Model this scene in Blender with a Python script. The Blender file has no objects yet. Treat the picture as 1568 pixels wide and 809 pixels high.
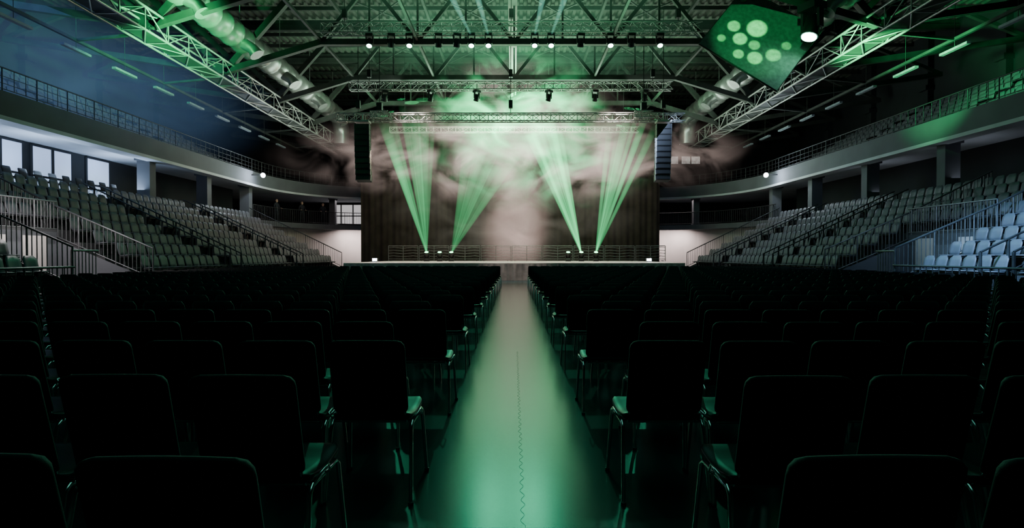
import bpy, math, random
from mathutils import Vector, Matrix
random.seed(4)
S=bpy.context.scene
COL=S.collection
pi=math.pi

# ---------------------------------------------------------------- materials
def mat(name,col,rough=.6,metal=0,var=.25,scale=6,bump=0,emit=None,es=0,spec=.5,sheen=0):
    m=bpy.data.materials.new(name); m.use_nodes=True
    nt=m.node_tree; b=nt.nodes['Principled BSDF']
    b.inputs['Roughness'].default_value=rough; b.inputs['Metallic'].default_value=metal
    b.inputs['Specular IOR Level'].default_value=spec
    if sheen: b.inputs['Sheen Weight'].default_value=sheen; b.inputs['Sheen Roughness'].default_value=.4
    tc=nt.nodes.new('ShaderNodeTexCoord'); n=nt.nodes.new('ShaderNodeTexNoise')
    n.inputs['Scale'].default_value=scale; n.inputs['Detail'].default_value=3
    nt.links.new(tc.outputs['Object'],n.inputs['Vector'])
    r=nt.nodes.new('ShaderNodeValToRGB')
    r.color_ramp.elements[0].position=.3; r.color_ramp.elements[1].position=.7
    r.color_ramp.elements[0].color=[c*(1-var) for c in col]+[1]
    r.color_ramp.elements[1].color=[min(1,c*(1+var)) for c in col]+[1]
    nt.links.new(n.outputs['Fac'],r.inputs['Fac']); nt.links.new(r.outputs['Color'],b.inputs['Base Color'])
    if bump:
        bm=nt.nodes.new('ShaderNodeBump'); bm.inputs['Strength'].default_value=bump; bm.inputs['Distance'].default_value=.02
        nt.links.new(n.outputs['Fac'],bm.inputs['Height']); nt.links.new(bm.outputs['Normal'],b.inputs['Normal'])
    if emit:
        b.inputs['Emission Color'].default_value=(*emit,1); b.inputs['Emission Strength'].default_value=es
    return m
M_fabric=mat('black_fabric',(.013,.014,.015),.7,scale=300,bump=.15,spec=.4,sheen=.3)
M_seatpad=mat('black_seat',(.012,.012,.012),.4,scale=80)
M_chrome=mat('chrome',(.85,.87,.87),.22,1,.05)
M_concrete=mat('concrete',(.04,.04,.043),.85,scale=1.5)
M_slab=mat('painted_concrete',(.11,.115,.13),.8,scale=.8,var=.12)
M_soffit=mat('white_soffit',(.5,.52,.56),.8,scale=.8,var=.12)
M_white=mat('white_wall',(.50,.45,.44),.8,scale=.6,var=.1)
M_dark=mat('dark_wall',(.018,.020,.024),.9,scale=.7)
M_roof=mat('roof_deck',(.10,.10,.09),.7,.2,scale=.5)
M_steel=mat('painted_steel',(.06,.065,.06),.5,.4,scale=2)
M_alu=mat('aluminium',(.50,.51,.49),.4,.7,.1)
M_duct=mat('galvanised_duct',(.50,.51,.50),.35,.8,.15,2)
M_seat=mat('seat_plastic',(.115,.118,.14),.5,scale=2,var=.15)
M_black=mat('black_plastic',(.012,.012,.013),.5,scale=30)
M_rail=mat('rail_steel',(.06,.065,.07),.45,.6)
M_rail2=mat('rail_galvanised',(.18,.18,.19),.45,.6)
M_skirt=mat('stage_skirt',(.45,.38,.36),.9,scale=3)
M_deck=mat('stage_deck',(.75,.68,.65),.6,scale=1)
M_lens=mat('lens_glow',(.5,1,.85),.3,emit=(.35,1,.72),es=40)
M_lensg=mat('lens_green',(.3,1,.5),.3,emit=(.15,1,.35),es=18)
M_lamp=mat('lamp_white',(.9,.95,1),.3,emit=(.75,.87,1),es=60)
M_win=mat('window_glow',(.5,.6,.8),.2,emit=(.42,.56,.85),es=.9,scale=.6)
M_strip=mat('strip_light',(.2,.23,.26),.5,emit=(.4,.5,.6),es=.02)
M_skin=mat('skin',(.45,.28,.2),.6); M_cloth=mat('dark_clothes',(.02,.022,.03),.9)
M_hair=mat('hair',(.02,.014,.01),.8)
M_panel=mat('panel_fabric',(.20,.24,.21),.85)
M_seam=mat('seam_rubber',(.02,.028,.03),.5)
M_curt=mat('stage_curtain',(.032,.024,.021),.95,scale=1.2,var=.3,spec=.1)

# floor
m=bpy.data.materials.new('hall_floor'); m.use_nodes=True; nt=m.node_tree; b=nt.nodes['Principled BSDF']
b.inputs['Specular IOR Level'].default_value=.30
tc=nt.nodes.new('ShaderNodeTexCoord'); n=nt.nodes.new('ShaderNodeTexNoise'); n.inputs['Scale'].default_value=.9; n.inputs['Detail'].default_value=2; n.inputs['Roughness'].default_value=.4
nt.links.new(tc.outputs['Object'],n.inputs['Vector'])
r=nt.nodes.new('ShaderNodeValToRGB'); r.color_ramp.elements[0].color=(.012,.030,.034,1); r.color_ramp.elements[1].color=(.020,.044,.048,1)
nt.links.new(n.outputs['Fac'],r.inputs['Fac']); nt.links.new(r.outputs['Color'],b.inputs['Base Color'])
b.inputs['Roughness'].default_value=.23
n2=nt.nodes.new('ShaderNodeTexNoise'); n2.inputs['Scale'].default_value=160; n2.inputs['Detail'].default_value=1; nt.links.new(tc.outputs['Object'],n2.inputs['Vector'])
bp=nt.nodes.new('ShaderNodeBump'); bp.inputs['Strength'].default_value=.07; bp.inputs['Distance'].default_value=.003
nt.links.new(n2.outputs['Fac'],bp.inputs['Height']); nt.links.new(bp.outputs['Normal'],b.inputs['Normal'])
M_floor=m

# ---------------------------------------------------------------- geometry accumulator
class G:
    def __init__(s): s.v=[]; s.f=[]; s.m=[]; s.sm=[]
    def add(s,v,f,mi=0,sm=False):
        o=len(s.v); s.v+= [tuple(p) for p in v]
        for q in f: s.f.append(tuple(i+o for i in q)); s.m.append(mi); s.sm.append(sm)
    def box(s,c,d,mi=0,M=None):
        x,y,z=[k/2 for k in d]
        v=[Vector((sx*x,sy*y,sz*z)) for sx in(-1,1) for sy in(-1,1) for sz in(-1,1)]
        if M: v=[M@p for p in v]
        c=Vector(c); v=[p+c for p in v]
        s.add(v,[(0,1,3,2),(4,6,7,5),(0,4,5,1),(2,3,7,6),(0,2,6,4),(1,5,7,3)],mi)
    def mm(s,a,b,mi=0):
        s.box([(a[i]+b[i])/2 for i in range(3)],[abs(b[i]-a[i]) for i in range(3)],mi)
    def tube(s,pts,r,n=8,mi=0,sm=True,cap=True):
        pts=[Vector(p) for p in pts]; k=len(pts)
        rs=r if isinstance(r,(list,tuple)) else [r]*k
        T=[]
        for i in range(k):
            a=pts[max(i-1,0)]; b_=pts[min(i+1,k-1)]; T.append((b_-a).normalized())
        up=Vector((0,0,1)) if abs(T[0].z)<.9 else Vector((1,0,0))
        u=T[0].cross(up).normalized(); vs=[]
        for i in range(k):
            u=(u-T[i]*u.dot(T[i])).normalized(); w=T[i].cross(u)
            for j in range(n):
                a=2*pi*(j+.5)/n; vs.append(pts[i]+(u*math.cos(a)+w*math.sin(a))*rs[i])
        f=[(i*n+j,i*n+(j+1)%n,(i+1)*n+(j+1)%n,(i+1)*n+j) for i in range(k-1) for j in range(n)]
        s.add(vs,f,mi,sm)
        if cap:
            s.add(vs[:n],[tuple(range(n))[::-1]],mi); s.add(vs[-n:],[tuple(range(n))],mi)
    def beam(s,a,b_,w,h=None,mi=0):
        h=h or w; a=Vector(a); b_=Vector(b_); t=(b_-a); L=t.length; t.normalize()
        up=Vector((0,0,1)) if abs(t.z)<.95 else Vector((0,1,0))
        x=t.cross(up).normalized(); z=x.cross(t)
        M=Matrix((x,t,z)).transposed()
        s.box((a+b_)/2,(w,L,h),mi,M)
    def pad(s,w,h,t,r,nx,nz,fn,mi=0):
        A=[];B=[]
        for i in range(nx+1):
            u=-math.cos(pi*i/nx)*.5*w if nx>5 else (i/nx-.5)*w
            e=max(0,abs(u)-(w/2-r)); dz=r-math.sqrt(max(0,r*r-e*e))
            for j in range(nz+1):
                vv=(.5-.5*math.cos(pi*j/nz)) if nz>4 else j/nz
                z=dz+(h-2*dz)*vv
                edge=min(w/2-abs(u),z,h-z); k=min(1,max(0,edge)/(t*.6)); th=t/2*(.35+.65*math.sin(k*pi/2))
                A.append(fn(u,z,th)); B.append(fn(u,z,-th))
        N=(nx+1)*(nz+1); f=[]
        q=lambda i,j:i*(nz+1)+j
        for i in range(nx):
            for j in range(nz):
                f.append((q(i,j),q(i,j+1),q(i+1,j+1),q(i+1,j)))
                f.append((N+q(i,j),N+q(i+1,j),N+q(i+1,j+1),N+q(i,j+1)))
        for i in range(nx):
            f.append((q(i,0),q(i+1,0),N+q(i+1,0),N+q(i,0))); f.append((q(i,nz),N+q(i,nz),N+q(i+1,nz),q(i+1,nz)))
        for j in range(nz):
            f.append((q(0,j),N+q(0,j),N+q(0,j+1),q(0,j+1))); f.append((q(nx,j),q(nx,j+1),N+q(nx,j+1),N+q(nx,j)))
        s.add(A+B,f,mi,True)
    def rep(s,T,x,y,z,rz=0,sc=1):
        c,sn=math.cos(rz)*sc,math.sin(rz)*sc; o=len(s.v)
        s.v+=[(x+p[0]*c-p[1]*sn,y+p[0]*sn+p[1]*c,z+p[2]*sc) for p in T.v]
        s.f+=[tuple(i+o for i in q) for q in T.f]; s.m+=T.m; s.sm+=T.sm
    def mesh(s,name,mats):
        me=bpy.data.meshes.new(name); me.from_pydata(s.v,[],s.f)
        for k in mats: me.materials.append(k)
        me.polygons.foreach_set('material_index',s.m); me.polygons.foreach_set('use_smooth',s.sm)
        me.update(); return me
    def obj(s,name,mats,loc=(0,0,0),parent=None):
        o=bpy.data.objects.new(name,s.mesh(name,mats)); o.location=loc; COL.objects.link(o)
        if parent: o.parent=parent
        return o
def place(name,me,loc,rz=0):
    o=bpy.data.objects.new(name,me); o.location=loc; o.rotation_euler[2]=rz; COL.objects.link(o); return o

# ---------------------------------------------------------------- camera
cd=bpy.data.cameras.new('camera'); cam=bpy.data.objects.new('camera',cd); COL.objects.link(cam)
cd.lens=20.25; cd.sensor_width=36; cd.sensor_fit='HORIZONTAL'; cd.clip_end=300; cd.clip_start=.05
cam.location=(-.012,0,1.37); cam.rotation_euler=(pi/2-.0153,0,.0034); S.camera=cam

# ---------------------------------------------------------------- shell
HX=27.5; Y0=-14; Y1=58; HZ=16.2
g=G(); g.mm((-HX,Y0,-.2),(HX,Y1,0)); g.obj('floor',[M_floor])
g=G(); g.mm((-HX-.3,Y0,0),(-HX,Y1,HZ)); g.obj('wall_left',[M_dark])
g=G(); g.mm((HX,Y0,0),(HX+.3,Y1,HZ)); g.obj('wall_right',[M_dark])
g=G(); g.mm((-HX,Y1,0),(HX,Y1+.3,HZ)); g.obj('wall_far',[M_dark])
g=G(); g.mm((-HX,Y0-.3,0),(HX,Y0,HZ)); g.obj('wall_near',[M_dark])
g=G(); prof=[]; x=-HX
while x<HX:
    prof+=[(x,HZ),(x+.18,HZ),(x+.23,HZ-.13),(x+.41,HZ-.13)]; x+=.46
v=[(p[0],Y0,p[1]) for p in prof]+[(p[0],Y1,p[1]) for p in prof]; n=len(prof)
g.add(v,[(i,i+1,n+i+1,n+i) for i in range(n-1)]); g.mm((-HX,Y0,HZ+.02),(HX,Y1,HZ+.2)); g.obj('ceiling',[M_roof])

# floor seam (interlocking vinyl joint)
g=G(); pts=[]
for i in range(300):
    y=1.6+i*.022; pts.append((.035+.011*math.sin(i*1.1)+.003*math.sin(i*.37),y,.0003))
g.tube(pts,.0009,4); g.obj('floor_seam',[M_seam])

# ---------------------------------------------------------------- roof structure
for yy in (6,12,18,24,30,36,42,48,54):
    g=G(); zt=15.5; zb=12.4
    g.beam((-HX,yy,zt),(HX,yy,zt),.32,.35); g.beam((-10,yy,zb),(10,yy,zb),.28,.3)
    for s in(-1,1):
        g.beam((s*10,yy,zb),(s*15,yy,10.9),.28,.3); g.beam((s*15,yy,10.9),(s*11,yy,15.4),.28,.3)
        g.beam((s*15,yy,10.9),(s*19.5,yy,15.4),.28,.3); g.beam((s*15,yy,10.9),(s*26.5,yy,12.6),.25,.28)
        g.beam((s*26.5,yy,12.6),(s*19.5,yy,15.4),.2,.2)
    xs=[-10+20*i/8 for i in range(9)]
    for i in range(8):
        a=(xs[i],yy,zb if i%2==0 else zt); b_=(xs[i+1],yy,zt if i%2==0 else zb); g.beam(a,b_,.16,.18)
    for x in xs[1:-1:1]: g.beam((x,yy,zb),(x,yy,zt),.1,.1)
    g.obj('roof_truss',[M_steel])
g=G()
yy=2
while yy<Y1: g.beam((-HX,yy,15.85),(HX,yy,15.85),.14,.22); yy+=2
g.obj('roof_purlins',[M_steel])
g=G()
for x in(-10,-5,5,10): g.beam((x,Y0,15.3),(x,Y1,15.3),.14,.2); g.beam((x,Y0,12.5),(x,Y1,12.5),.12,.14)
for yy in range(6,54,6):
    for x in (-10,-5,0,5): 
        g.beam((x,yy,15.2),(x+5,yy+6,15.2),.07,.07); g.beam((x+5,yy,15.2),(x,yy+6,15.2),.07,.07)
g.obj('roof_bracing',[M_steel])
g=G(); g.mm((-.32,6,14.25),(.16,50,14.45)); 
for yy in range(8,50,3): g.beam((-.08,yy,14.4),(-.08,yy,15.9),.04)
g.obj('cable_tray',[M_white])

def lattice(g,a,b_,sz,bay,r,hz=None,mi=0):
    a=Vector(a); b_=Vector(b_); t=(b_-a); L=t.length; t.normalize(); x=t.cross(Vector((0,0,1))).normalized(); z=Vector((0,0,1)); hz=hz or sz
    co=[x*sx*sz/2+z*s2*hz/2 for sx,s2 in((-1,-1),(1,-1),(1,1),(-1,1))]
    for c in co: g.tube([a+c,b_+c],r,6,mi)
    n=max(1,round(L/bay))
    for i in range(n):
        p=a+t*(L*i/n); q=a+t*(L*(i+1)/n)
        for k in range(4):
            c0,c1=co[k],co[(k+1)%4]
            if i%2: c0,c1=c1,c0
            g.tube([p+c0,q+c1],r*.55,4,mi,cap=False)
            g.tube([p+co[k],p+co[(k+1)%4]],r*.5,4,mi,cap=False)
for s in(-1,1):
    g=G(); lattice(g,(s*15,0,10.7),(s*15,50,10.7),1.0,1.5,.055,.9)
    g.mm((s*15-.4,0,10.3),(s*15+.4,50,10.34),1); g.obj('catwalk',[M_alu,M_steel])
    g=G(); pts=[];rs=[]
    y=2.0
    while y<45:
        for dy,rr in((0,.62),(.06,.68),(.12,.62)): pts.append((s*13.9,y+dy,12.35)); rs.append(rr)
        y+=1.1
    for i in range(1,9):
        a=i/8*pi/2; pts.append((s*(13.9-.0),45.2+1.3*math.sin(a),12.35-1.3*(1-math.cos(a)))); rs.append(.62)
    pts.append((s*13.9,46.5,10.3)); rs.append(.62)
    g.tube(pts,rs,18)
    for yy in range(4,45,5):
        g.tube([(s*13.9,yy,12.2),(s*13.1,yy,11.7),(s*12.9,yy,11.4)],[.3,.28,.36],12)
        g.tube([(s*13.9,yy+.3,12.8),(s*13.9,yy+.3,15.4)],.02,4)
    g.obj('ventilation_duct',[M_duct])
    g=G()
    for yy in range(6,48,3):
        g.box((s*18.2,yy,9.9),(.18,1.5,.1)); g.tube([(s*18.2,yy,9.9),(s*18.2,yy,15.6)],.012,4,1)
    g.obj('strip_luminaires',[M_strip,M_steel])
    g=G(); g.beam((s*18.2,0,10.3),(s*18.2,50,10.3),.12,.12)
    for yy in range(0,50,6): g.beam((s*15,yy,10.6),(s*18.2,yy,10.3),.1,.1)
    g.obj('lighting_rail',[M_steel])

def rig(x0,x1,y,z,sz=.5,bay=.5,roofz=15.3):
    g=G(); lattice(g,(x0,y,z),(x1,y,z),sz,bay,.035)
    k=3
    for i in range(k):
        x=x0+(x1-x0)*(.06+.88*i/(k-1)); g.tube([(x,y,z+.25),(x,y,roofz)],.018,5,1)
        g.box((x,y,z+.75),(.22,.22,.45),1)
    return g.obj('lighting_truss',[M_alu,M_black])
rig(-9.7,9.4,29.2,12.78,.5)
rig(-9.8,9.4,34.5,11.45,.45)
rig(-10,9.6,32.7,9.15,.42)
rig(-8.6,8.6,40,10.05,.35)
for x in (-7.5,7.2):
    g=G(); lattice(g,(x-.5,32.2,9.2),(x+.5,32.2,9.2),.35,.25,.03); g.box((x,32.2,9.65),(.3,.3,.4),1); g.tube([(x,32.2,9.5),(x,32.2,15.4)],.02,5,1)
    g.obj('chain_hoist',[M_alu,M_black])

def moving_head(lens,ang,flip,sc=1):
    g=G(); s=-1 if flip else 1
    g.box((0,0,s*.07*sc),(.36*sc,.34*sc,.14*sc),0)
    for k in(-1,1): g.beam((k*.17*sc,0,s*.12*sc),(k*.17*sc,0,s*.48*sc),.05*sc,.12*sc)
    d=Vector((0,math.sin(ang),math.cos(ang)))*sc
    c=Vector((0,0,s*.42*sc))
    g.tube([c-d*.20,c-d*.17,c+d*.02,c+d*.2,c+d*.22],[.09*sc,.14*sc,.14*sc,.165*sc,.155*sc],14)
    g.tube([c+d*.215,c+d*.235],[.135*sc,.13*sc],14,1)
    return g.mesh('moving_head_light',[M_black,lens])
def s3(px,d,off=787): return (px-off)/882*d
mh=moving_head(M_lens,math.radians(205),True)
for px in(567,628,722,748,818,843,933,1008): place('moving_head_light',mh,(s3(px,29.2),29.15,12.5),0)
mh2=moving_head(M_black,math.radians(160),True)
for px in(600,672,700,888,965): place('moving_head_light',mh2,(s3(px,29.2),29.15,12.5),random.random())
for px in(590,660,730,840,910,985): place('moving_head_light',mh2,(s3(px,34.5),34.5,11.2),random.random())
mh3=moving_head(M_lensg,math.radians(-22),False)
for x in(-6,-5.1,-4.3,3.7,4.6,5.6): place('moving_head_light',mh3,(x,39.5,.95),0)
g=G()
for k in (-1,1): g.box((k*.06,0,.02),(.03,.3,.04))
g.box((0,0,.14),(.34,.22,.2)); g.box((0,-.115,.14),(.28,.01,.15),1)
fl=g.mesh('flood_light',[M_black,M_lamp])
for x in(-8.7,8.4): place('flood_light',fl,(x,36,.95))

# ---------------------------------------------------------------- stage
g=G(); g.mm((-9.2,31,.87),(9.2,43,.95),0); g.mm((-9.15,31.15,0),(9.15,42.9,.87),1)
g.obj('stage_platform',[M_deck,M_black])
g=G(); v=[];n=400
for i in range(n+1):
    x=-9.2+18.4*i/n; y=30.98+.045*math.sin(i*.9)+.02*math.sin(i*.37); v+=[(x,y-.03,0.005),(x,y,.45),(x,31.0+.02*math.sin(i*.9)-.02,.9)]
g.add(v,[(3*i+k,3*i+3+k,3*i+4+k,3*i+1+k) for i in range(n) for k in(0,1)],0,True); g.obj('stage_skirt',[M_skirt])
g=G(); v=[];n=500
for i in range(n+1):
    x=-11.7+22.8*i/n; ph=i*.62+.8*math.sin(i*.05); y=44+.035*math.sin(ph)+.04*math.sin(ph*.43)
    for z in (0.02,4,8,12.2): v.append((x,y,z))
g.add(v,[(4*i+k,4*i+4+k,4*i+5+k,4*i+1+k) for i in range(n) for k in(0,1,2)],0,True)
g.tube([(-11.8,44,12.2),(11.2,44,12.2)],.06,6,1); g.obj('stage_backdrop_curtain',[M_curt,M_alu])
g=G(); x=-9
while x<8.9:
    x1=x+2.2
    for z in(1.1,1.3,1.5,1.7,1.9,2.03):
        dz=.0 if z in(2.03,1.1) else .03
        g.tube([(x+.05+(x1-x-.1)*k/6,41,z+dz*math.sin(k*1.6)) for k in range(7)],.018 if z<2 else .03,5)
    for xx in(x+.05,(x+x1)/2,x1-.05): g.tube([(xx,41,.95),(xx,41,2.03)],.024,6)
    for xx in(x+.25,x1-.25): g.beam((xx,40.7,.97),(xx,41.3,.97),.05,.04)
    x=x1
g.obj('stage_barrier',[M_rail2])

for x in(-8.45,8.3):
    g=G(); z=8.65; y=32.2; tilt=0
    g.box((x,y,8.8),(.8,.6,.1),1); g.tube([(x,y,8.85),(x,y,9.3)],.03,6,1)
    for i in range(10):
        tilt=math.radians(-1-1.1*i); M=Matrix.Rotation(tilt,3,'X')
        g.box((x,y,z-.15),(.80,.5,.285),0,M); g.box(Vector((x,y,z-.15))+M@Vector((0,-.26,0)),(.68,.03,.22),0,M)
        for k in(-1,1): g.box(Vector((x+k*.41,y,z-.15))+M@Vector((0,-.15,0)),(.03,.08,.3),1,M)
        y+=.315*math.sin(-tilt)*1.0*(1); z-=.315*math.cos(tilt)
    g.obj('line_array_speaker',[M_black,M_alu,M_rail])

# ---------------------------------------------------------------- ring path (balcony / concourse)
path=[(-18,Y0),(-18,0),(-18,20),(-18,41)]
for i in range(1,13):
    a=i/12*pi/2; path.append((-11.5-6.5*math.cos(a),41+8.5*math.sin(a)))
path+= [(-p[0],p[1]) for p in path[::-1]]
def normals(path):
    N=[]
    for i in range(len(path)):
        a=Vector(path[max(i-1,0)]); b_=Vector(path[min(i+1,len(path)-1)]); t=(b_-a).normalized(); N.append(Vector((-t.y,t.x)))
    return N
def sweep(g,path,prof,mi=0,closed=True):
    N=normals(path); v=[]; k=len(prof)
    for p,nn in zip(path,N):
        for o,z in prof: v.append((max(-27.4,min(27.4,p[0]+nn.x*o)),min(57.9,p[1]+nn.y*o),z))
    kk=k if closed else k-1
    g.add(v,[(i*k+j,(i+1)*k+j,(i+1)*k+(j+1)%k,i*k+(j+1)%k) for i in range(len(path)-1) for j in range(kk)],mi)
g=G(); sweep(g,path,[(0,6.3),(.08,6.32),(.08,7.2),(.3,7.2),(.3,6.6),(9.4,6.6)],0,False)
sweep(g,path,[(9.4,6.6),(9.4,6.38),(.9,6.38),(.7,6.15),(0,6.15),(0,6.3)],1,False)
g.obj('balcony_slab',[M_slab,M_soffit])
g=G(); sweep(g,path,[(.45,3.55),(.45,3.95),(9.4,3.95),(9.4,3.6)]); g.obj('concourse_slab',[M_slab])
arc=[p for p in path if p[1]>40.9]
g=G(); sweep(g,arc,[(1.6,0),(1.6,3.55),(1.8,3.55),(1.8,0)]); g.obj('wall_concourse_base',[M_white])
def offpath(path,o):
    return [(p[0]+n.x*o,p[1]+n.y*o) for p,n in zip(path,normals(path))]
def resample(pts,step):
    out=[Vector(pts[0])]; acc=0
    for a,b_ in zip(pts,pts[1:]):
        a=Vector(a);b_=Vector(b_);L=(b_-a).length; d=step-acc
        while d<=L: out.append(a+(b_-a)*d/L); d+=step
        acc=(L-(d-step))
    return out
def railing(g,pts,h,step=.14,r=.012,posts=1.4,top=.025,mi=0):
    P=resample(pts,step); k=max(1,round(posts/step))
    for i,p in enumerate(P):
        z=Vector((0,0,1))
        if i%k==0: g.tube([p,p+z*h],r*2,5,mi,cap=False)
        else: g.tube([p+z*.1,p+z*h],r,4,mi,cap=False)
    for zz,rr in((h,top),(.1,top*.6)): g.tube([Vector(p)+Vector((0,0,zz)) for p in pts],rr,6,mi)
g=G(); railing(g,[(p[0],p[1],7.2) for p in offpath(path,.2)],.85,.5,.012,1.5,.03)
for zz in(.3,.55): g.tube([(p[0],p[1],7.2+zz) for p in offpath(path,.2)],.012,5)
g.obj('balcony_railing',[M_rail])
g=G(); railing(g,[(p[0],p[1],3.95) for p in offpath(arc,.6)],1.05,.2,.012,1.6,.03); g.obj('concourse_railing',[M_rail])
def window(name,a,b_,z0,z1,m,nm=2):
    g=G(); a=Vector((*a,0)); b_=Vector((*b_,0)); t=(b_-a)
    g.beam(a+Vector((0,0,(z0+z1)/2)),b_+Vector((0,0,(z0+z1)/2)),.03,z1-z0,0)
    for z in(z0,z1,z0+(z1-z0)*.42): g.beam(a+Vector((0,0,z)),b_+Vector((0,0,z)),.14,.09,1)
    for i in range(nm+1):
        p=a+t*i/nm; g.beam(p+Vector((0,0,z0)),p+Vector((0,0,z1)),.1,.14,1)
    g.obj(name,[m,M_dark])
window('window_1',(-21.5,20.6),(-21.5,25.2),3.95,6.3,M_win,4)
window('window_2',(-21.5,25.6),(-21.5,28),3.95,6.3,M_win,2)
window('window_3',(-21.5,28.9),(-21.5,30.6),3.95,6.3,M_win,1)
M_win2=mat('window_warm',(.8,.8,.85),.3,emit=(.9,.85,.85),es=.6)
window('window_4',(-17.6,54.9),(-14.2,54.9),4.3,6.2,M_win2,3)
g=G()
for a,b_ in((-13,20.6),(25.2,25.6),(28,28.9),(30.6,44)): g.mm((-21.7,a,3.95),(-21.5,b_,6.38))
g.obj('wall_concourse_left',[M_dark])
g=G(); g.mm((21.5,-13,3.95),(21.7,44,6.38)); g.obj('wall_concourse_right',[M_dark])
g=G(); g.mm((-21,55,3.95),(21,55.2,6.38)); g.obj('wall_concourse_far',[M_dark])
for s,ys in((-1,(29.6,35.1,40.6,18,12)),(1,(25.2,30.7,36.3,41.8,19,13))):
    for y in ys:
        g=G(); g.mm((s*18.9-.33,y-.25,3.95),(s*18.9+.33,y+.25,6.38)); g.mm((s*18.9-.42,y-.33,6.2),(s*18.9+.42,y+.33,6.375)); g.mm((s*18.9-.38,y-.3,3.95),(s*18.9+.38,y+.3,4.1)); g.obj('concrete_column',[M_slab])
for x in(-15.8,15.8): 
    g=G(); g.mm((x-.25,50,3.95),(x+.25,50.5,6.4)); g.mm((x-.32,49.93,6.2),(x+.32,50.57,6.38)); g.mm((x-.3,49.95,3.95),(x+.3,50.55,4.1)); g.obj('concrete_column',[M_slab])
g=G()
for x in(12.6,13.8,14.6): g.mm((x,47.6,8.9),(x+.9 if x<13 else x+.7,47.7,9.5),1); g.mm((x-.04,47.62,8.86),(x+.94 if x<13 else x+.74,47.8,9.54),0); g.tube([(x+.4,47.75,9.5),(x+.4,47.75,15.4)],.015,4,0)
M_sign=mat('sign_screen',(.4,.4,.4),.4,emit=(.7,.6,.58),es=.25,scale=4,var=.9)
g.obj('information_screens',[M_black,M_sign])

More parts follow.
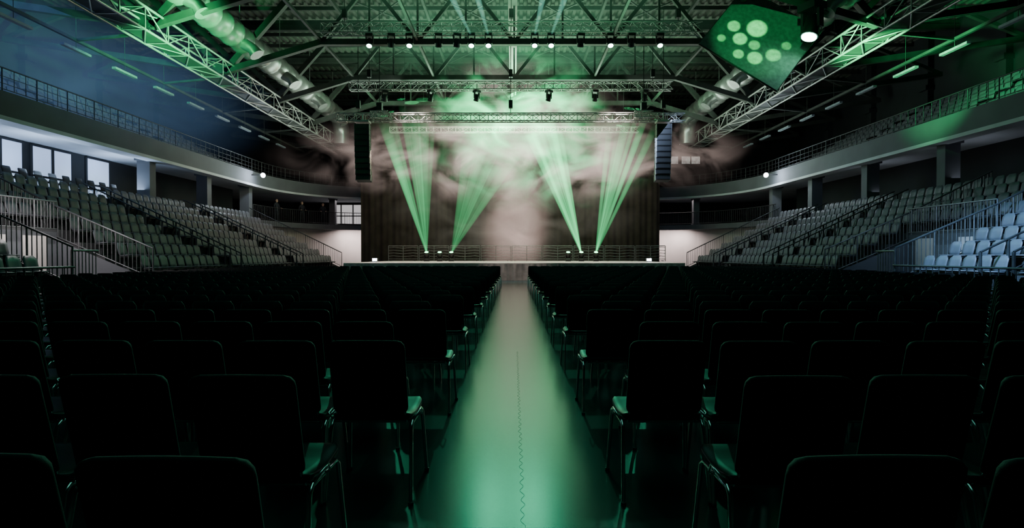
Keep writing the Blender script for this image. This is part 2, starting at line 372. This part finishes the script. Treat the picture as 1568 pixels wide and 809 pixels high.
# ---------------------------------------------------------------- tribunes
NR=8; TR=.8; RI=.43; X0=12.0; Z0=.5; YA=-4; YB=40
vom={-1:(15.6,19.1),1:(18.2,22.3)}
aisles={-1:[(8,9),(24.5,25.5),(32,33)],1:[(8,9),(14,15),(27,28),(34,35)]}
T=G()
T.pad(.44,.46,.05,.09,5,3,lambda x,z,d:Vector((x,.18+d+.10*(z/.46)-1.0*x*x*.8,.40+z)))
T.pad(.43,.38,.06,.06,4,2,lambda x,z,d:Vector((x,-.20+z,.42+d+.02*(1-z/.38))))
T.beam((0,.12,0),(0,.05,.4),.06,.08,1); T.box((0,.0,.39),(.4,.3,.03),1)
for s in(-1,1):
    g=G(); seats=G(); rails=G(); v0,v1=vom[s]; VR=3
    for i in range(NR):
        xa=X0+TR*i; xb=X0+TR*(i+1); z=Z0+RI*i
        segs=[(YA,v0),(v1,YB)] if i<=VR else [(YA,YB)]
        for a,b_ in segs: g.mm((s*xa,a,0 if i==0 else z-RI-.05),(s*xb,b_,z))
        y=YA+.3
        while y<YB-.2:
            bad=(i<=VR+0 and v0-.3<y<v1+.3) or any(a<y<b_ for a,b_ in aisles[s])
            if not bad: seats.rep(T,s*(xa+.45),y,z,-s*pi/2)
            y+=.52
        for a,b_ in aisles[s]:
            g.mm((s*(xa-.3),a+.02,max(0,z-RI)),(s*xa,b_-.02,z-RI/2))
    xt=X0+TR*NR; zt=Z0+RI*(NR-1)
    g.mm((s*xt,YA,zt),(s*(xt+.1),YB,3.6))
    g.add([(s*X0,YB,0),(s*xt,YB,0),(s*xt,YB,zt),(s*X0,YB,Z0)],[(0,1,2,3)])
    g.obj('tribune_steps',[M_concrete]); seats.obj('tribune_seats',[M_seat,M_rail])
    for a,b_ in aisles[s]:
        for yy in (a,b_):
            P0=(s*(X0+.1),yy,Z0); P1=(s*(xt),yy,zt); railing(rails,[P0,P1],.95,.8,.02,.8,.03)
    railing(rails,[(s*X0,YB+.05,.5),(s*xt,YB+.05,zt+.1)],1.05,.14,.012,1.4,.03)
    railing(rails,[(s*(X0-.05),YA,.45),(s*(X0-.05),v0,.45)],.6,.25,.012,1.5,.03)
    rails.obj('stair_handrails',[M_rail])
    vv=G(); xv=X0+TR*(VR+1); zv=Z0+RI*VR
    for yy in(v0,v1):
        yo=yy+(.06 if yy==v0 else -.06)
        vv.add([(s*X0,yo,0),(s*xv,yo,0),(s*xv,yo,zv+.1),(s*X0,yo,Z0+.05)],[(0,1,2,3)],0)
    vv.mm((s*xv,v0,0),(s*(xv+.1),v1,zv+.35),0)
    for k in range(6): vv.mm((s*(X0+.3+k*.3),v0+.06,0),(s*(xv),v1-.06,.17*(k+1)*.6),1)
    vv.mm((s*(xv-.06),v0+.6,.6),(s*(xv-.02),v0+1.5,zv+.2),2); vv.mm((s*(xv-.06),v1-1.4,.6),(s*(xv-.02),v1-.5,zv+.2),2)
    vv.obj('vomitory_walls',[M_slab,M_concrete,M_white])
    rr=G()
    for yy in(v0,v1): railing(rr,[(s*X0,yy,Z0),(s*xv,yy,zv+.1),(s*(X0+TR*NR),yy,Z0+RI*(NR-1))],1.1,.15,.014,1.3,.03)
    railing(rr,[(s*xv,v0,zv+.35),(s*xv,v1,zv+.35)],1.0,.13,.014,1.3,.03)
    railing(rr,[(s*(X0+.1),v0+.1,.1),(s*(X0+.1),v0+1.1,.1)],1.4,.13,.014,1,.03)
    rr.obj('vomitory_railing',[M_rail2])
    g=G(); us=G()
    for i in range(7):
        xa=20.2+.85*i; z=6.6+.5*(i+1)
        g.mm((s*xa,YA,6.6),(s*min(27.4,xa+.86),44,z))
        y=16
        while y<44: us.rep(T,s*(xa+.45),y,z,-s*pi/2) if int(y)%9 else None; y+=.52
    g.obj('upper_tier_steps',[M_concrete]); us.obj('upper_tier_seats',[M_seat,M_rail])
    for y in range(8,56,6):
        g=G(); g.mm((s*27.1,y,6.6),(s*27.5,y+.5,HZ-.2)); g.mm((s*26.9,y-.1,12.2),(s*27.5,y+.6,12.5)); g.mm((s*27.0,y-.05,6.6),(s*27.5,y+.55,7.0)); g.obj('wall_pilaster',[M_dark])

# ---------------------------------------------------------------- audience chairs
def chair_t(hi):
    g=G(); nx,nz=(14,10) if hi else (6,3); n=8 if hi else 4
    g.pad(.42,.43,.030,.045,nx,nz,lambda x,z,d:Vector((x,d-.11*(z/.43)+.03+ .35*x*x*-1+ .03,.475+z)),0)
    g.pad(.45,.44,.040,.07,nx,nz if hi else 2,lambda x,z,d:Vector((x,.02+z,.45+d+.012*math.cos(z/.44*6))),1)
    for k in(-1,1):
        x=k*.225
        g.tube([(k*.24,-.05,0),(x,.04,.40),(x,.07,.425),(x,.36,.425),(x,.40,.40),(k*.245,.45,0)],.011,n,2)
        g.tube([(k*.19,.10,.42),(k*.19,.045,.46),(k*.185,.015,.60)],.010,n,2)
        g.tube([(k*.225,.2,.425),(k*.19,.10,.42)],.010,n,2)
        if hi:
            g.tube([(x,.08,.425),(k*.255,.08,.47),(k*.258,.17,.48),(k*.255,.2,.44),(x,.2,.425)],.006,6,2)
            g.tube([(k*.24,-.05,0),(k*.24,-.055,.02)],.015,8,3); g.tube([(k*.245,.45,0),(k*.245,.452,.02)],.015,8,3)
    g.tube([(-.225,.1,.42),(.225,.1,.42)],.010,n,2); g.tube([(-.225,.34,.42),(.225,.34,.42)],.010,n,2)
    return g
CM=[M_fabric,M_seatpad,M_chrome,M_black]
hi=chair_t(True); hme=hi.mesh('conference_chair',CM); lo=chair_t(False)
far=G()
for r_ in range(27):
    y=1.38+.9*r_; st=0 if r_%2==0 else .26
    for s in(-1,1):
        off=.61 if s>0 else .60
        c=off+.21+st; k=0
        while c<11.2:
            x=s*c+random.uniform(-.008,.008); yy=y+random.uniform(-.012,.012); rz=random.uniform(-.02,.02)
            if r_<5 and c<(y*.95+.9): place('conference_chair',hme,(x,yy,0),rz)
            elif c<y*1.0+3: far.rep(lo,x,yy,0,rz)
            c+=.5 if r_ else .49
far.obj('conference_chair_rows',CM)
lc=G()
for k in range(14): lc.rep(lo,-19.7,18.6+k*.75,3.95,-pi/2)
lc.obj('concourse_chair_row',CM)

# ---------------------------------------------------------------- hanging panel (top right)
g=G(); M=Matrix.Rotation(math.radians(-18),3,'X')@Matrix.Rotation(math.radians(38),3,'Y')
c=Vector((10.6,25,10.75)); g.box(c,(3.8,.12,3.8),0,M)
for a,b_ in(((-1.9,-1.9),(1.9,-1.9)),((1.9,-1.9),(1.9,1.9)),((1.9,1.9),(-1.9,1.9)),((-1.9,1.9),(-1.9,-1.9))):
    g.tube([c+M@Vector((a[0],0,a[1])),c+M@Vector((b_[0],0,b_[1]))],.04,6,1)
for a in((-1.9,1.9),(1.9,1.9)): p=c+M@Vector((a[0],0,a[1])); g.tube([p,(p.x,p.y,15.4)],.015,4,1)
g.obj('hanging_acoustic_panel',[M_panel,M_steel]); PC=c; PM=M
mh4=moving_head(M_lens,math.radians(200),True,2.2)
o=place('moving_head_light',mh4,(12.1,23.6,11.6),math.radians(-65))

# ---------------------------------------------------------------- people at concourse rail
def person(loc,rz,lean):
    root=bpy.data.objects.new('standing_person',None); COL.objects.link(root); root.location=loc; root.rotation_euler[2]=rz
    V=[(0,0,.95),(0,0,1.15),(0,.0,1.38),(0,.0,1.5),(0,.02,1.56),
       (-.1,0,.9),(-.11,.01,.5),(-.12,0,.09),(-.12,.14,.03),(.1,0,.9),(.12,.02,.5),(.14,0,.09),(.15,.14,.03),
       (-.18,0,1.4),(-.25,.03,1.13),(-.2,.25,1.08),(.18,0,1.4),(.26,.03,1.13),(.2,.25,1.08)]
    E=[(0,1),(1,2),(2,3),(3,4),(0,5),(5,6),(6,7),(7,8),(0,9),(9,10),(10,11),(11,12),(2,13),(13,14),(14,15),(2,16),(16,17),(17,18)]
    R=[.14,.13,.15,.06,.055,.09,.065,.045,.04,.09,.065,.045,.04,.065,.045,.032,.065,.045,.032]
    me=bpy.data.meshes.new('body'); me.from_pydata(V,E,[]); o=bpy.data.objects.new('body',me); COL.objects.link(o); o.parent=root
    me.materials.append(M_cloth)
    md=o.modifiers.new('skin','SKIN')
    for i,sv in enumerate(me.skin_vertices[0].data): sv.radius=(R[i],R[i]*.8); sv.use_root=(i==0)
    o.modifiers.new('sub','SUBSURF').levels=1
    h=G(); h.tube([(0,.03,1.52),(0,.04,1.56),(0,.04,1.63),(0,.03,1.71),(0,.02,1.755)],[.05,.075,.09,.085,.03],12,0)
    h.tube([(0,.0,1.6),(0,.0,1.68),(0,.0,1.74),(0,.0,1.775)],[.085,.098,.08,.02],12,1)
    h.tube([(0,.11,1.66),(0,.145,1.635),(0,.12,1.625)],[.01,.014,.012],6,0)
    for k in(-1,1): h.tube([(k*.09,.02,1.65),(k*.1,.02,1.63)],.018,6,0); h.box((k*.035,.118,1.665),(.02,.01,.01),1)
    h.box((0,.118,1.60),(.04,.01,.008),1)
    h.obj('head',[M_skin,M_hair],parent=root)
    hd=G()
    for k in(-1,1):
        hd.tube([(k*.2,.25,1.08),(k*.19,.3,1.07),(k*.185,.34,1.06)],[.025,.036,.03],8,0)
        for j in range(4): hd.tube([(k*(.165+.014*j),.335,1.06),(k*(.163+.014*j),.375+.005*(j%3),1.055),(k*(.163+.014*j),.395,1.03)],.008,5,0)
        hd.tube([(k*.165,.29,1.07),(k*.14,.32,1.06),(k*.135,.345,1.05)],.009,5,0)
    hd.obj('hands',[M_skin],parent=root)
person((-17.2,46.7,3.95),-2.4,0); person((-16.0,48.2,3.95),-2.7,0); person((-18.4,44.6,3.95),-2.0,0)

# ---------------------------------------------------------------- haze / beams as emission volumes
def volmat(name,col,strength,kind,L=1,nscale=(1,1,1),lo=.35,hi=.75,rate=1,seed=0):
    m=bpy.data.materials.new(name); m.use_nodes=True; nt=m.node_tree; nt.nodes.clear()
    try: m.cycles.volume_step_rate=rate
    except Exception: pass
    out=nt.nodes.new('ShaderNodeOutputMaterial'); e=nt.nodes.new('ShaderNodeEmission'); e.inputs['Color'].default_value=(*col,1)
    tc=nt.nodes.new('ShaderNodeTexCoord'); N=lambda t:nt.nodes.new(t); K=nt.links.new
    if kind=='cloud':
        ln=N('ShaderNodeVectorMath'); ln.operation='LENGTH'; K(tc.outputs['Object'],ln.inputs[0])
        mr=N('ShaderNodeMapRange'); mr.interpolation_type='SMOOTHSTEP'; mr.inputs['From Min'].default_value=1; mr.inputs['From Max'].default_value=.0
        K(ln.outputs['Value'],mr.inputs['Value'])
        mp=N('ShaderNodeMapping'); mp.inputs['Scale'].default_value=nscale; mp.inputs['Location'].default_value=(seed,seed*.7,seed*1.3)
        K(tc.outputs['Object'],mp.inputs['Vector'])
        n=N('ShaderNodeTexNoise'); n.inputs['Scale'].default_value=1; n.inputs['Detail'].default_value=4; n.inputs['Roughness'].default_value=.55; n.inputs['Distortion'].default_value=1.1
        K(mp.outputs['Vector'],n.inputs['Vector'])
        m2=N('ShaderNodeMapRange'); m2.inputs['From Min'].default_value=lo; m2.inputs['From Max'].default_value=hi
        K(n.outputs['Fac'],m2.inputs['Value'])
        mu=N('ShaderNodeMath'); mu.operation='MULTIPLY'; K(mr.outputs[0],mu.inputs[0]); K(m2.outputs[0],mu.inputs[1])
        m3=N('ShaderNodeMath'); m3.operation='MULTIPLY'; m3.inputs[1].default_value=strength; K(mu.outputs[0],m3.inputs[0]); K(m3.outputs[0],e.inputs['Strength'])
    else:
        sp=N('ShaderNodeSeparateXYZ'); K(tc.outputs['Object'],sp.inputs[0])
        mr=N('ShaderNodeMapRange'); mr.inputs['From Min'].default_value=L; mr.inputs['From Max'].default_value=L*.55
        mr.interpolation_type='SMOOTHSTEP'; K(sp.outputs['Z'],mr.inputs['Value'])
        dv=N('ShaderNodeMath'); dv.operation='ADD'; dv.inputs[1].default_value=3; K(sp.outputs['Z'],dv.inputs[0])
        pw=N('ShaderNodeMath'); pw.operation='POWER'; pw.inputs[1].default_value=-.6; K(dv.outputs[0],pw.inputs[0])
        a=N('ShaderNodeMath'); a.operation='MULTIPLY'; K(mr.outputs[0],a.inputs[0]); K(pw.outputs[0],a.inputs[1])
        c=N('ShaderNodeMath'); c.operation='MULTIPLY'; c.inputs[1].default_value=strength; K(a.outputs[0],c.inputs[0]); K(c.outputs[0],e.inputs['Strength'])
    K(e.outputs[0],out.inputs['Volume']); return m
CN=[0]
def cloud(name,c,r,col,st,feat=2.5,lo=.35,hi=.75,rate=1.0):
    """feat = billow size in metres"""
    CN[0]+=1
    bpy.ops.mesh.primitive_ico_sphere_add(subdivisions=3,radius=1,location=c); o=bpy.context.object; o.name=name; o.scale=r
    o.data.materials.append(volmat(name,col,st,'cloud',1,(r[0]/feat/1.5,r[1]/feat,r[2]/feat),lo,hi,rate,CN[0]*3.7)); return o
cloud('stage_haze',(0,41.5,4.0),(3.0,1.6,7.2),(1,.70,.62),.75,3.0,.30,.75,1.5)
cloud('stage_haze',(.1,36.5,9.8),(8.0,1.3,4.6),(.92,.76,.66),1.5,1.8,.46,.68)
cloud('stage_haze',(.2,35.8,10.2),(6.0,1.2,4.4),(.10,1,.33),7.0,1.9,.45,.66)
cloud('stage_haze',(1.5,38.2,7.8),(9.0,1.1,4.0),(.12,1,.36),1.5,1.7,.46,.66)
cloud('stage_haze',(0,39.8,8.2),(18,1.2,3.8),(.84,.64,.57),1.8,2.2,.44,.68,.7)
cloud('stage_haze',(0,42.6,5.0),(11,1.0,5.5),(.66,.62,.50),.35,2.2,.38,.70)
cloud('roof_haze',(0,33,13.9),(14,12,1.7),(.25,.85,.45),.10,3.0,.35,.72,1.5)
cloud('blue_haze',(-19.6,27,9.6),(6.8,14,4.2),(.12,.24,.46),.08,3,.25,.8,1.5)
def beamcone(a,b_,r,st,col=(.10,1,.33),r0=.05):
    a=Vector(a);b_=Vector(b_);d=b_-a;L=d.length
    g=G(); g.tube([(0,0,0),(0,0,L)],[r0,r],16)
    o=g.obj('light_beam',[volmat('light_beam',col,st,'beam',L)]); o.location=a; o.rotation_mode='QUATERNION'; o.rotation_quaternion=d.to_track_quat('Z','Y'); return o
def fan(src,x0,x1,z,n,r,st,y=39.4,col=(.10,1,.33)):
    for i in range(n):
        x=x0+(x1-x0)*(i+.5)/n; beamcone(src,(x,y+random.uniform(-.4,.4),z+random.uniform(-.8,.7)),r*random.uniform(.5,1.4),st*random.uniform(.5,1.5),col)
fan((-6,39.5,1.5),-9.4,-5.2,11.4,6,.36,3.6)
fan((-4.3,39.5,1.5),-3.4,2.0,10.4,5,.50,2.0)
fan((4.6,39.5,1.5),-.3,3.1,12.0,7,.36,7.5)
fan((5.6,39.5,1.5),6.2,10.1,11.0,6,.35,6.0)
for px,x1 in((722,-4.5),(748,-2.6),(843,3.5),(818,2.0)):
    beamcone((s3(px,29.2),29.1,12.4),(x1*.9,24.5,15.0),.3,2.4,(.3,1,.75))

# ---------------------------------------------------------------- lights
def light(kind,name,loc,tgt,col,pw,size=1,sy=None,ang=60,blend=.3):
    l=bpy.data.lights.new(name,kind); l.color=col; l.energy=pw
    if kind=='AREA':
        l.size=size
        if sy: l.shape='RECTANGLE'; l.size_y=sy
    elif kind=='SPOT': l.spot_size=math.radians(ang); l.spot_blend=blend; l.shadow_soft_size=size
    else: l.shadow_soft_size=size
    o=bpy.data.objects.new(name,l); COL.objects.link(o); o.location=loc
    d=Vector(tgt)-Vector(loc); o.rotation_euler=d.to_track_quat('-Z','Y').to_euler(); return o
for px in(567,748,818,1008): light('SPOT','green_wash_light',(s3(px,29.2),28.85,11.95),(s3(px,29.2)*1.1,8,0),(.06,1,.50),900,.12,ang=75,blend=.8)
light('SPOT','green_aisle_light',(0,28.8,12.0),(0,7,0),(.08,1,.50),350,.3,ang=14,blend=1)
light('SPOT','stage_front_light',(0,28.9,12.2),(0,30.2,0),(1,.85,.8),4500,.2,ang=24,blend=.8)
for x in(-6,6): light('SPOT','stage_deck_light',(x,32.5,10.8),(x*.8,33,1),(1,.82,.76),4500,.2,ang=70,blend=.8)
light('AREA','warm_stage_light',(0,37,11.2),(0,43.5,3),(1,.70,.62),850,9,1)
light('AREA','roof_uplight',(0,38,10.6),(0,36,16),(.55,1,.66),1000,14,4)
light('AREA','roof_uplight',(0,26,11),(0,24,16),(.22,1,.45),450,14,4)
light('SPOT','green_roof_spot',(-11,22,8),(-15.5,26,12),(.08,1,.3),13000,.2,ang=65,blend=.7)
light('SPOT','green_roof_spot',(12,24,8),(20,26,12.5),(.08,1,.3),13000,.2,ang=60,blend=.7)
light('SPOT','green_wall_spot',(10,20,9),(22,27,8),(.08,1,.3),6000,.2,ang=28,blend=.7)
light('SPOT','green_corner_spot',(-15,14,9),(-21,20,13),(.08,1,.3),6000,.2,ang=45,blend=.8)
for s in(-1,1):
    light('AREA','roof_side_light',(s*11,38,9),(s*15,38,14),(.75,1,.8),520,6,10)
    light('POINT','balcony_lamp_light',(s*17.2,39.3,6.75),(0,0,0),(.75,.87,1),200,.12)
    light('AREA','end_wall_light',(s*13.2,49.3,3.4),(s*13.2,50.3,0),(1,.86,.82),230,3,.6)
    light('AREA','concourse_light',(s*15,50.5,6.1),(s*15,50,3),(1,.88,.85),60,5,.8)
    g=G(); g.tube([(s*17.2,39.7,6.9),(s*17.2,39.5,6.85)],[.16,.18],12,0); g.tube([(s*17.2,39.49,6.85),(s*17.2,39.46,6.84)],.16,12,1)
    g.beam((s*17.2,39.7,6.9),(s*18.1,39.7,6.9),.06,.06,0); g.obj('balcony_spotlight',[M_black,M_lamp])
light('AREA','blue_left_light',(-20,24,12),(-22,26,7),(.2,.42,1),220,10,6)
for y in(19,24,29): light('AREA','soffit_left_light',(-19.6,y,4.7),(-19.6,y,7),(.55,.74,1),90,1.5,1.5)
for y in(19,25,31): light('AREA','soffit_right_light',(19.6,y,4.7),(19.6,y,7),(.8,.88,1),6,1.5,1.5)
light('SPOT','seat_light_right',(7,12,8),(14.6,16.2,1.2),(.32,.60,1),13000,.4,ang=38,blend=.8)
light('AREA','seat_light_right',(8,32,8),(16,33,2),(.5,.66,1),230,3,3)
light('AREA','seat_light_left',(-8,34,8),(-15,37,2),(1,.70,.55),260,3,3)
light('AREA','vomitory_light',(-13.6,17.4,3.2),(-14.6,17.4,0),(1,.93,.93),110,1.0,1.0)
light('AREA','vomitory_light',(13.6,20.3,3.4),(14.6,20.3,0),(.5,.7,1),30,1.0,1.0)
src=Vector((6,12.6,11.2)); place('moving_head_light',mh2,(6,12,12.0),0)
for u,w,rr,e in((-.35,.25,.46,1.6),(-1.2,-.25,.30,1),(-.65,-.65,.33,1.2),(.0,-.55,.26,.8),(.9,-.5,.34,1),(1.1,.25,.22,.6),(.35,-1.1,.34,1.2),(-1.3,-1.1,.2,.6),(-.3,-1.35,.25,.9)):
    p=PC+PM@Vector((u,-.07,w)); d=(p-src).length
    light('SPOT','gobo_dot',src,p,(.10,1,.26),26000*e,.03,ang=math.degrees(2*math.atan(rr/d)),blend=.5)
light('SPOT','panel_wash',src,PC,(.06,1,.28),2800,.1,ang=20,blend=.5)
for i in range(34):
    x=random.choice((-1,1))*random.uniform(1.2,8.8); z=random.uniform(1.6,6.5)
    light('SPOT','gobo_dapple',(x*.4,31.6,10.8),(x,44,z),(.25,1,.35),random.uniform(20000,60000),.01,ang=random.uniform(1.6,3.2),blend=.8)

w=bpy.data.worlds.new('world'); S.world=w; w.use_nodes=True
w.node_tree.nodes['Background'].inputs[0].default_value=(.35,.5,.5,1); w.node_tree.nodes['Background'].inputs[1].default_value=.01
light('AREA','hall_ambient',(0,9,14.0),(0,9.01,0),(.20,.9,.68),300,9,18)
